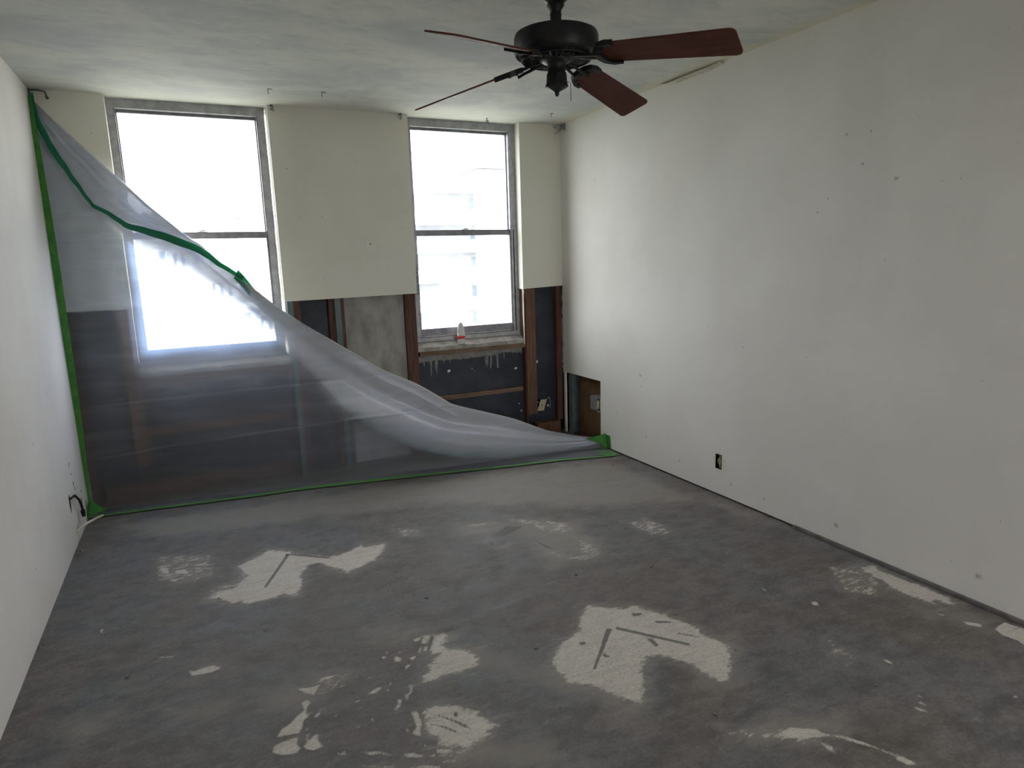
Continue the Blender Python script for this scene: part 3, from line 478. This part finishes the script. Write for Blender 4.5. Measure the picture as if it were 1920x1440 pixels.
def ribbon(pts,wdir,w,m_,name,n=120,tw=0,parent=ps,wob=.0,seed=0,thick=.0006):
    P=interp(pts,n); rr=random.Random(seed); bm=B(); prv=None
    for i in range(n):
        p=Vector(P[i]); d=Vector(wdir(i/(n-1))).normalized(); ww=w(i/(n-1)) if callable(w) else w
        q=Vector((wob*math.sin(i*.7+seed),wob*math.sin(i*.9),wob*math.sin(i*.53+1)))
        nn=Vector((P[min(i+1,n-1)]-P[max(i-1,0)])).normalized().cross(d).normalized()*thick
        r=[bm.verts.new(p+q+nn-ps.location),bm.verts.new(p+d*ww+q+nn-ps.location),bm.verts.new(p+d*ww+q-nn-ps.location),bm.verts.new(p+q-nn-ps.location)]
        if prv:
            for k in range(4): bm.faces.new((prv[k],prv[(k+1)%4],r[(k+1)%4],r[k]))
        prv=r
    o=obj(name,bm,m_); o.parent=parent; return o
tf=[(x,y-.008,.0085) for x,y in D['tape_f']]
o=ribbon(tf,lambda s:(.1,1,0),lambda s:.026+.005*math.sin(17*s)+.022*math.sin(PI*min(1,s*1.15))**2,M_tapef,'tape_strip',n=160,thick=.0009); o['label']='dusty green tape strip on the floor'
wt=[(XL+.0015,4.60,2.395),(XL+.0015,4.56,2.2),(XL+.0015,4.53,1.7),(XL+.0015,4.50,1.1),(XL+.0015,4.50,.5),(XL+.0015,4.50,.10),(XL+.0015,4.50,.02)]
o=ribbon(wt,lambda s:(1,-.12,0),lambda s:.015+.024*max(0,math.sin(PI*min(1,s*1.05)))**.7,M_tape,'tape_strip',thick=.0009); o['label']='green tape strip running down the left wall'
tt=[(x,y-.048,z) for x,y,z in D['T']]
tt[0]=(XL+.01,4.60,2.385); tt[-1]=(D['T'][-1][0],D['T'][-1][1]-.01,D['T'][-1][2]+.01)
o=ribbon(tt,lambda s:(.45,-.25,.9),lambda s:.046*(.75+.25*math.sin(11*s)) ,M_tape2,'tape_strip',wob=.0015,n=140); o['label']='teal green tape on the fallen top edge of the plastic'
tb=[(x,y+.085,z) for x,y,z in Bn[6:]]; tb=[(D['T'][-1][0]-.05,D['T'][-1][1]-.02,D['T'][-1][2]+.02),(.46,4.55,1.10),(.72,4.53,.84)]+tb[2:]
ribbon(tb,lambda s:(.5,.15,.85),.06,M_tape2,'tape_strip',wob=.002,n=140)
# tape tabs at both ends
bm=B(); add_prism(bm,[(2.60,4.035,.105),(2.712,4.035,.118),(2.712,4.02,.02),(2.70,4.01,.004),(2.66,4.03,.05),(2.56,4.06,.085)],0,(0,.001,0)); bmesh.ops.translate(bm,verts=bm.verts,vec=-ps.location); o=obj('tape_tab',bm,M_tape); o.parent=ps
bm=B(); add_prism(bm,[(2.712,4.05,.11),(2.712,3.985,.11),(2.712,3.97,.02),(2.712,4.04,.005)],0,(.001,0,0)); bmesh.ops.translate(bm,verts=bm.verts,vec=-ps.location); o=obj('tape_tab',bm,M_tape); o.parent=ps
bm=B(); add_prism(bm,[(2.56,4.02,.006),(2.705,3.99,.006),(2.69,3.83,.006),(2.60,3.83,.006)],0,(0,0,.001)); bmesh.ops.translate(bm,verts=bm.verts,vec=-ps.location); o=obj('tape_tab',bm,M_tapef); o.parent=ps
bm=B(); add_prism(bm,[(XL+.002,4.46,.006),(XL+.01,4.52,.09),(XL+.04,4.52,.05),(XL+.085,4.51,.008),(XL+.05,4.48,.006)],0,(0,-.001,.001)); bmesh.ops.translate(bm,verts=bm.verts,vec=-ps.location); o=obj('tape_tab',bm,M_tape); o.parent=ps
bm=B(); add_prism(bm,[(XL+.003,4.52,.10),(XL+.003,4.50,.0),(XL+.003,4.37,.0),(XL+.003,4.40,.05),(XL+.003,4.41,.12),(XL+.003,4.43,.06)],0,(.001,0,0)); bmesh.ops.translate(bm,verts=bm.verts,vec=-ps.location); o=obj('tape_tab',bm,M_tape); o.parent=ps

# ------------------------------------------------------------ ceiling fan
FX,FY=1.366,2.357
fan=thing('ceiling_fan','black ceiling fan with four brown wooden blades hanging on a short rod','ceiling fan',(FX,FY,H))
def fobj(name,bm,m_,par=fan,**k):
    o=obj(name,bm,m_,**k); o.parent=par; return o
bm=B(); add_lathe(bm,[(0,0),(.070,0),(.072,-.010),(.066,-.030),(.052,-.048),(.040,-.060),(.030,-.068),(0,-.068)]); fobj('canopy',bm,M_fan,smooth=True)
bm=B(); add_lathe(bm,[(0,-.062),(.030,-.064),(.034,-.075),(.024,-.088),(.020,-.10),(.023,-.106),(.021,-.115),(.024,-.16),(.028,-.172),(0,-.172)],n=24); fobj('downrod',bm,M_fan,smooth=True,shade_angle=.7)
bm=B(); add_lathe(bm,[(0,-.168),(.06,-.168),(.145,-.172),(.157,-.178),(.1615,-.190),(.1615,-.242),(.156,-.252),(.138,-.260),(.118,-.262),(0,-.262)],n=64); fobj('motor_housing',bm,M_fan,smooth=True,shade_angle=.6)
# openwork grille under the housing: radial ribs and two rings
for k in range(30):
    if k==0:
        bm=B(); a0=0
        add_tube(bm,[(.062,0,-.268),(.095,.0,-.272),(.132,.0,-.264)],[.0035,.0035,.003],6); r0=fobj('grille_rib',bm,M_fan)
    else:
        c=r0.copy(); COL.objects.link(c); c.parent=fan; c.rotation_euler=(0,0,2*PI*k/30)
for R_ in (.062,.098,.132):
    bm=B(); add_tube(bm,[(R_*math.cos(a*PI/24),R_*math.sin(a*PI/24),-.268) for a in range(49)],.004,6); fobj('grille_ring',bm,M_fan)
bm=B(); add_lathe(bm,[(0,-.262),(.060,-.262),(.056,-.274),(.040,-.280),(.035,-.286),(.034,-.312),(.0375,-.317),(.0385,-.322),(.0385,-.352),(.042,-.358),(.042,-.366),(.030,-.372),(.018,-.379),(.009,-.384),(.0085,-.392),(.0045,-.399),(0,-.400)],n=48,wob=lambda u,z:1+(.05*math.cos(2*PI*u*12) if -.376<z<-.33 else 0)); fobj('switch_housing',bm,M_fan,smooth=True,shade_angle=.7)
bm=B(); add_tube(bm,[(.040,-.012,-.345),(.052,-.016,-.350),(.053,-.016,-.415)],.0012,6); fobj('pull_chain',bm,M_fan)
ZB=-.338; PITCH=math.radians(20); DROOP=math.radians(7); LIFT=.70*math.sin(DROOP)
DR=Matrix.Rotation(DROOP,3,'Y')
def blade_bm():
    bm=B(); x0,x1,w0,w1,th=.185,.70,.056,.070,.006; o=[]
    def arc(cx,cy,r,a0,a1,n=6):
        return [(cx+r*math.cos(a0+(a1-a0)*i/n),cy+r*math.sin(a0+(a1-a0)*i/n)) for i in range(n+1)]
    o+=arc(x0+.045,-w0+.045,.045,-PI,-PI/2,6); o+=arc(x1-.022,-w1+.022,.022,-PI/2,0); o+=arc(x1-.022,w1-.022,.022,0,PI/2); o+=arc(x0+.045,w0-.045,.045,PI/2,PI,6)
    add_prism(bm,[(x,y,-th/2) for x,y in o],0,(0,0,th))
    bmesh.ops.rotate(bm,verts=bm.verts,cent=(0,0,0),matrix=Matrix.Rotation(-PITCH,3,'X')); bmesh.ops.rotate(bm,verts=bm.verts,cent=(0,0,0),matrix=DR); bmesh.ops.translate(bm,verts=bm.verts,vec=(0,0,LIFT)); return bm
def iron_bm():
    bm=B()
    # arm from motor to the blade, forked, plus a horseshoe clamp round the blade root
    for s in (-1,1):
        P=[(.060,s*.014,-.006),(.095,s*.017,-.006),(.13,s*.019,-.010),(.165,s*.022,-.012),(.200,s*.030,-.014)]
        add_tube(bm,P,[.007,.007,.0065,.006,.006],6)
    hs=[(.262,-.060),(.225,-.062),(.190,-.050),(.172,-.028),(.166,0),(.172,.028),(.190,.050),(.225,.062),(.262,.060)]
    inn=[(.262,-.048),(.232,-.048),(.210,-.037),(.198,-.020),(.194,0),(.198,.020),(.210,.037),(.232,.048),(.262,.048)]
    R_=Matrix.Rotation(-PITCH,3,'X')
    a=[bm.verts.new(R_@Vector((x,y,-.0125))) for x,y in hs]; b=[bm.verts.new(R_@Vector((x,y,-.0125))) for x,y in inn]
    a2=[bm.verts.new(R_@Vector((x,y,.007))) for x,y in hs]; b2=[bm.verts.new(R_@Vector((x,y,-.0032))) for x,y in inn]
    for i in range(len(hs)-1):
        bm.faces.new((a[i],a[i+1],b[i+1],b[i])); bm.faces.new((a[i],a2[i],a2[i+1],a[i+1])); bm.faces.new((b[i],b[i+1],b2[i+1],b2[i]))
    for x,y in ((.205,-.03),(.205,.03),(.188,0)):
        add_lathe(bm,[(0,-.017),(.006,-.016),(.007,-.011),(0,-.010)],c=(x,y*math.cos(PITCH),-y*math.sin(PITCH)),n=10)
    bmesh.ops.rotate(bm,verts=bm.verts,cent=(0,0,0),matrix=DR); bmesh.ops.translate(bm,verts=bm.verts,vec=(0,0,LIFT))
    return bm
angs=[-60.5,28,119.5,209.5]; b0=i0=None
for a in angs:
    if b0 is None:
        b0=obj('blade',blade_bm(),M_blade); i0=obj('blade_iron',iron_bm(),M_fan)
        b,i_=b0,i0
    else:
        b,i_=b0.copy(),i0.copy(); COL.objects.link(b); COL.objects.link(i_)
    b.parent=fan; i_.parent=fan
    for o in (b,i_): o.location=(0,0,ZB); o.rotation_euler=(math.radians(3.5) if a>200 else 0,0,math.radians(a))
# a missing sliver of veneer at the tip of one blade shows as a thin seam
# ------------------------------------------------------------ small things
# bottle on the sill
bt=thing('plastic_bottle','small white plastic bottle with red band standing on the window sill','bottle',(1.835,4.690,.8045))
def bobj(n,prof,m_,sc=1,**k):
    bm=B(); add_lathe(bm,prof,n=28); o=obj(n,bm,m_,smooth=True,**k); o.parent=bt; o.scale=(1,.72,1); return o
M_white=noisy('white_bottle_plastic',(.62,.62,.60),(.56,.56,.54),30,.4,bump=0)
M_red=mat('red_label',(.62,.06,.05),.5)
bobj('body',[(0,0),(.026,0),(.030,.004),(.031,.02),(.0315,.045),(.031,.066),(.0295,.085),(0,.085)],M_white)
bobj('cap',[(.0293,.0855),(.0285,.105),(.025,.130),(.019,.150),(.011,.162),(.004,.167),(0,.168)],M_white)
bobj('label',[(.0318,.042),(.0322,.042),(.0320,.064),(.0316,.064)],M_red)
# receptacle in the right wall
def outlet(loc,label,rot=0,box=True,tilt=0):
    t=thing('electrical_outlet',label,'outlet',loc)
    bm=B(); w,h=.024,.043
    for a in (-1,1): add_box(bm,-.004,.034,a*w-.0015,a*w+.0015,-h,h); add_box(bm,-.004,.034,-w,w,a*h-.0015,a*h+.0015)
    add_box(bm,.034,.036,-w,w,-h,h); o=obj('box',bm,M_galv if not box else M_blk); o.parent=t
    bm=B()
    add_lathe(bm,[(0,0),(.0155,0),(.0165,.003),(.0165,.012),(0,.012)],n=20)
    for v in bm.verts: v.co=Vector((-v.co.z*.8,v.co.x*.85,v.co.y*1.35))
    o=obj('receptacle',bm,M_outlet); o.parent=t; o.location=(.012,0,0)
    bm=B()
    for dz in (.010,-.010):
        for dy in (-.005,.005): add_box(bm,-.0006,.001,dy-.001,dy+.001,dz-.004,dz+.004)
    add_lathe(bm,[(0,-.0006),(.0028,-.0006),(.0028,.001),(0,.001)],n=10)
    o=obj('slots',bm,M_hole); o.parent=t; o.location=(.0022,0,0)
    bm=B(); add_box(bm,.0085,.0100,-.008,.008,-.041,.041); o=obj('mounting_strap',bm,M_galv); o.parent=t
    return t
outlet((XR+.004,2.855,.210),'ivory receptacle in its dark cut-out low on the right wall')
t=thing('electrical_box','galvanised outlet box with ivory receptacle inside the hole in the right wall','outlet box',(XR+.045,4.20,.315))
bm=B(); add_box(bm,-.030,.038,-.075,.075,-.052,-.050); add_box(bm,-.030,.038,-.075,.075,.050,.052); add_box(bm,-.030,.038,.073,.075,-.05,.05); add_box(bm,-.030,.038,-.075,-.073,-.05,.05); add_box(bm,.036,.038,-.075,.075,-.05,.05); o=obj('box',bm,M_galv); o.parent=t
bm=B(); add_box(bm,-.034,-.031,-.080,-.062,-.060,.060); add_box(bm,-.034,-.031,-.028,-.020,-.05,.05); add_box(bm,-.0305,-.029,-.02,.075,-.05,.05); add_box(bm,-.036,-.0335,-.062,-.028,.048,.060); add_box(bm,-.036,-.0335,-.062,-.028,-.060,-.048); o=obj('mounting_strap',bm,M_galv); o.parent=t
bm=B(); add_lathe(bm,[(0,0),(.016,0),(.0175,.003),(.0175,.02),(0,.02)],n=20)
for v in bm.verts: v.co=Vector((-v.co.z,v.co.x*.8-.045,v.co.y*2.0))
o=obj('receptacle',bm,M_outlet); o.parent=t; o.location=(-.02,0,0)
bm=B(); add_lathe(bm,[(0,0),(.004,0),(.004,.002),(0,.002)],n=10)
for v in bm.verts: v.co=Vector((-v.co.z,v.co.x-.045,v.co.y))
o=obj('slots',bm,M_hole); o.parent=t; o.location=(-.0395,0,0)
# dangling cover plate
t=thing('cover_plate','ivory blank cover plate dangling askew against the black wall','cover plate',(2.498,4.655,.245),rot=(.08,.16,-.15))
bm=B(); add_prism(bm,[(-.026,0,-.048),(.030,0,-.040),(.040,0,.056),(-.012,0,.048)],0,(0,.004,0)); o=obj('plate',bm,M_ivory); o.parent=t
bm=B(); add_lathe(bm,[(0,0),(.006,0),(.005,.003),(0,.003)],n=12); bmesh.ops.rotate(bm,verts=bm.verts,cent=(0,0,0),matrix=Matrix.Rotation(PI/2,3,'X')); o=obj('screw',bm,M_wood2); o.parent=t; o.location=(.008,.0002,.004)
bm=B(); add_tube(bm,[(.0,.004,.01),(-.04,.02,.03),(-.075,.014,.012),(-.10,.012,.05),(-.085,.01,.075)],.0015,6); o=obj('bare_wire',bm,M_bead); o.parent=t
bm=B(); add_tube(bm,[(.02,.004,.04),(.07,.03,.07),(.085,.025,.03),(.09,.03,-.02)],.0015,6); o=obj('bare_wire',bm,M_bead); o.parent=t
# painted-over blank plate on the middle panel
t=thing('cover_plate','small painted-over blank plate on the middle wall panel between the windows','cover plate',(1.171,YF,1.566))
bm=B(); add_box(bm,-.031,.031,-.004,-.0002,-.047,.047,bev=.0015); o=obj('plate',bm,M_panel); o.parent=t
bm=B(); add_lathe(bm,[(0,0),(.005,0),(.004,.002),(0,.002)],n=12); bmesh.ops.rotate(bm,verts=bm.verts,cent=(0,0,0),matrix=Matrix.Rotation(PI/2,3,'X')); o=obj('screw',bm,M_dark); o.parent=t; o.location=(.002,-.004,0)
# wall and ceiling hardware
def clip(loc,label,sz=1,seed=0):
    r=random.Random(seed); t=thing('wire_clip',label,'clip',loc)
    bm=B(); add_lathe(bm,[(0,0),(.007*sz,0),(.007*sz,-.003),(.003,-.005),(0,-.005)],n=12); o=obj('screw_head',bm,M_wire); o.parent=t
    bm=B(); P=[(0,0,-.004)]
    for k in range(7): P.append((r.uniform(-.016,.016)*sz,r.uniform(-.012,.002)*sz,-.006-.006*k*sz))
    add_tube(bm,P,.0022,6); o=obj('twisted_wire',bm,M_wire); o.parent=t
    bm=B(); add_box(bm,-.010*sz,.012*sz,-.006,-.002,-.03*sz,-.012*sz,bev=.001); o=obj('tab',bm,M_galv); o.parent=t
clip((.598,4.638,H),'twisted wire clip at the top left corner of the middle wall panel',1.0,1)
clip((1.436,4.632,H),'twisted wire clip at the top right of the middle wall panel',1.0,2)
clip((2.077,4.599,H),'dark wire clip on the ceiling in front of the right window',.9,3)
def nail(loc,label,s=1):
    t=thing('ceiling_nail',label,'nail',loc)
    bm=B(); add_tube(bm,[(0,0,0),(0,-.002,-.018*s),(0,0,-.03*s)],.002,6); o=obj('shank',bm,M_wire); o.parent=t
    bm=B(); add_tube(bm,[(-.001,0,-.001),(.022*s,0,-.003),(.024*s,.0,-.007)],.0018,6); o=obj('bent_tip',bm,M_wire); o.parent=t
nail((.535,4.241,H),'bent nail in the ceiling above the left window right edge'); nail((.835,4.217,H),'bent nail in the ceiling above the middle wall panel'); nail((2.441,4.302,H),'bent nail in the ceiling near the far right corner',.8)
t=thing('curtain_bracket','small dark curtain rod bracket high in the far left corner','bracket',(XL+.004,4.63,2.43))
bm=B(); add_box(bm,0,.004,-.012,.012,-.03,.006); add_tube(bm,[(.003,0,0),(.04,.0,.001),(.075,.0,-.004),(.080,0,-.028)],.004,8); o=obj('arm',bm,M_wire); o.parent=t
bm=B(); add_lathe(bm,[(0,.006),(.007,.003),(.008,-.004),(.004,-.01),(0,-.011)],c=(.082,0,-.034),n=12); o=obj('end_knob',bm,M_wire,smooth=True); o.parent=t
t=thing('metal_bracket','small bent metal bracket in the far right ceiling corner','bracket',(XR-.003,4.600,2.43))
bm=B(); add_prism(bm,[(0,.03,.005),(0,-.03,.005),(0,-.03,-.045),(0,.0,-.030),(0,.03,-.012)],0,(-.004,0,0)); add_prism(bm,[(0,.03,.004),(-.06,.045,.004),(-.055,.045,-.012),(0,.03,-.03)],0,(0,-.004,0)); o=obj('plate',bm,M_galv); o.parent=t
bm=B(); add_tube(bm,[(-.004,.02,-.02),(-.03,.03,-.05),(-.055,.035,-.060)],.002,6); o=obj('wire',bm,M_wire); o.parent=t
# cable stub and stick at the foot of the left wall
t=thing('cable_stub','black cable looping out of the left wall to the floor edge','cable',(XL,4.00,.26))
bm=B(); add_tube(bm,[(-.01,-.03,.0),(.004,-.02,.006),(.015,.04,.002),(.020,.11,-.045),(.020,.15,-.09),(.020,.17,-.13)],.0065,8); o=obj('cord',bm,M_blk,smooth=True); o.parent=t
bm=B(); add_prism(bm,[(.001,-.045,.02),(.001,-.02,.03),(.001,-.02,-.02),(.001,-.03,-.07),(.001,-.045,-.03)],0,(.0008,0,0)); o=obj('wall_hole',bm,M_hole); o.parent=t
bm=B(); add_tube(bm,[(.020,.165,-.125),(.020,.175,-.16)],[.012,.009],8); add_tube(bm,[(.018,.14,-.12),(.018,.15,-.14)],.006,6); o=obj('plug_end',bm,M_blk); o.parent=t
t=thing('wood_stick','short pale splintered stick wedged at the foot of the left wall','stick',(XL+.006,4.06,.085))
bm=B(); add_tube(bm,[(0,-.06,-.008),(.010,-.03,-.004),(.04,.02,.002),(.08,.06,.008),(.11,.08,.012)],[.002,.006,.007,.006,.004],6); o=obj('shaft',bm,M_bead); o.parent=t
rnd=random.Random(3)
bm=B()
for (y,z,h) in ((4.10,.42,.035),(4.12,.36,.012),(4.14,.30,.03),(4.16,.27,.02),(4.30,.15,.05),(4.33,.20,.02)):
    P=[]; n=7
    for i in range(n): a=2*PI*i/n; P.append((XL+.0005,y+.005*math.cos(a)*rnd.uniform(.6,1.5),z+h*.5*math.sin(a)*rnd.uniform(.7,1.2)))
    add_prism(bm,P,0,(.0006,0,0))
o=obj('gouges',bm,M_hole,wl)
# floor crumbs
CH=[(1.449,2.404),(.127,2.607),(.781,2.545),(1.018,1.983),(1.339,1.394),(-.028,2.983),(-.348,2.526),(1.795,2.305),(.62,1.78),(1.65,1.62),(2.1,1.95),(1.25,2.9),(.3,3.3),(2.3,3.3),(1.9,1.25),(.35,2.05),(2.55,3.55),(2.6,3.62),(2.62,3.45),(2.52,3.66)]
rnd=random.Random(11); c0=[]
for k in range(3):
    bm=B(); bmesh.ops.create_icosphere(bm,subdivisions=1,radius=.008)
    for v in bm.verts: v.co=Vector((v.co.x*rnd.uniform(.6,1.3),v.co.y*rnd.uniform(.6,1.3),max(-.003,v.co.z*rnd.uniform(.4,.8))))
    c0.append(bm)
src=[]
for k,(x,y) in enumerate(CH):
    if k<3: o=obj('concrete_chip',c0[k],M_gunk); src.append(o)
    else: o=src[k%3].copy(); COL.objects.link(o)
    o.location=(x,y,.0035); o.rotation_euler=(0,0,rnd.uniform(0,6)); s=rnd.uniform(.5,1.0); o.scale=(s,s,s)
    tag(o,'tiny grey chip of rubble lying on the bare concrete floor','rubble','rubble chips on the floor')
def rubble(x,y,z,s,label,seed):
    r=random.Random(seed); bm=B()
    for k in range(7):
        c=Vector((x+r.uniform(-1,1)*s*.4,y+r.uniform(-1,1)*s,z+r.uniform(0,1)*s*.5))
        m_=bmesh.ops.create_icosphere(bm,subdivisions=1,radius=s*r.uniform(.2,.45))
        for v in m_['verts']: v.co=c+Vector((v.co.x*.7,v.co.y*r.uniform(.7,1.2),v.co.z*.9)); v.co.z=max(v.co.z,.001); v.co.x=max(v.co.x,XL+.002)
    return tag(obj('debris',bm,M_gunk),label,'debris')
rubble(XL+.03,3.83,.012,.035,'brown crumpled debris against the foot of the left wall',1)
rubble(XL+.015,2.91,.005,.014,'small dark crumb at the left wall and floor joint',2)

# ------------------------------------------------------------ outside
M_fac=noisy('white_stucco_facade',(.80,.79,.76),(.74,.73,.70),.3,.9,bump=0)
M_bal=noisy('pale_grey_balcony_wall',(.27,.28,.31),(.21,.22,.25),.5,.9,bump=0)  # balcony shade put into the colour, darker than the stucco
M_og=noisy('blue_grey_glazing',(.07,.11,.17),(.09,.13,.19),.6,.3,bump=0)
M_of=mat('facade_window_frame',(.5,.5,.5),.6)
M_roof=noisy('grey_tile_roof',(.09,.10,.115),(.075,.08,.095),.6,.9,bump=0)
M_ground=noisy('street_ground',(.26,.26,.24),(.18,.20,.16),.05,.95,bump=0)
bm=B(); add_box(bm,-300,300,-300,420,-26,-25); g=struct('ground',bm,M_ground)
def building_b():
    t=thing('apartment_building','white apartment block with stacked balconies seen through the right window','building',(0,62,-25))
    X0,X1,XE=16,27,70
    bm=B(); add_box(bm,X1,XE,0,16,0,35.4); add_box(bm,X0,X1,1.9,16,0,33.5); o=obj('wall',bm,M_fac); o.parent=t
    fl=[-3.3-2.95*k for k in range(1,8)][::-1]+[-3.3,-.5,2.4,5.15,8.25]
    for z in fl:
        zz=z+25
        b=box_obj('balcony_slab',(X0,X1-.01,0,1.89,zz,zz+.22),M_fac); b.parent=t
        b=box_obj('balcony_parapet',(X0,X1-.01,0,.15,zz+.23,zz+1.25),M_fac); b.parent=t
        b=box_obj('recess_wall',(X0,X1-.01,1.80,1.89,zz-2.5,zz-.01),M_bal); b.parent=t  # grey sheet painted as the shade inside each balcony
        for k,(xa,w) in enumerate(((X1-.62,.5),)):
            f=box_obj('window',(xa-.05,xa+w+.05,1.70,1.79,zz-1.6,zz-.35),M_of); f.parent=t
            q=box_obj('pane',(xa,xa+w,1.66,1.695,zz-1.55,zz-.4),M_og); q.parent=f
    bm=B(); add_prism(bm,[(26.2,-.5,35.45),(70,-.5,35.45),(60,-.5,39),(36,-.5,39)],0,(0,17,0)); o=obj('roof',bm,M_roof); o.parent=t
building_b()
def building_a():
    t=thing('apartment_building','tall white tower with narrow dark windows seen through the left window','building',(7.9,60.5,-25),rot=(0,0,-.95+PI))
    # local +x runs along the visible face, face at y=0 looks toward -y after rotation
    bm=B(); add_box(bm,0,20,-8,0,0,31.0); add_box(bm,0,5.5,-8,0,31,33.6); o=obj('wall',bm,M_fac); o.parent=t
    r=random.Random(5)
    for fl_ in range(11):
        z=31.8-2.95*fl_-1.9
        for k,(x,w) in enumerate(((.9,.9),(2.6,.35),(3.6,.35),(5.2,1.0),(7.4,.4),(8.5,.4),(9.6,.4),(11.4,1.0),(13.6,.4),(14.8,.4),(16.5,.9))):
            if fl_==0 and k not in(0,3): continue
            h=1.5 if w>.5 else 1.2
            f=box_obj('window',(x,x+w,0.001,.06,z,z+h),M_of); f.parent=t
            q=box_obj('pane',(x+.05,x+w-.05,.065,.10,z+.05,z+h-.05),M_og); q.parent=f
    bm=B(); add_box(bm,-.3,20.3,-8.3,.3,30.95,31.25); o=obj('roof_edge',bm,M_fac); o.parent=t
    bm=B(); add_lathe(bm,[(0,0),(3.2,0),(3.2,.8),(2.6,2.2),(1.5,3.1),(0,3.4)],c=(2.8,-4,33.6),n=28); o=obj('roof_dome',bm,M_roof,smooth=True); o.parent=t
building_a()
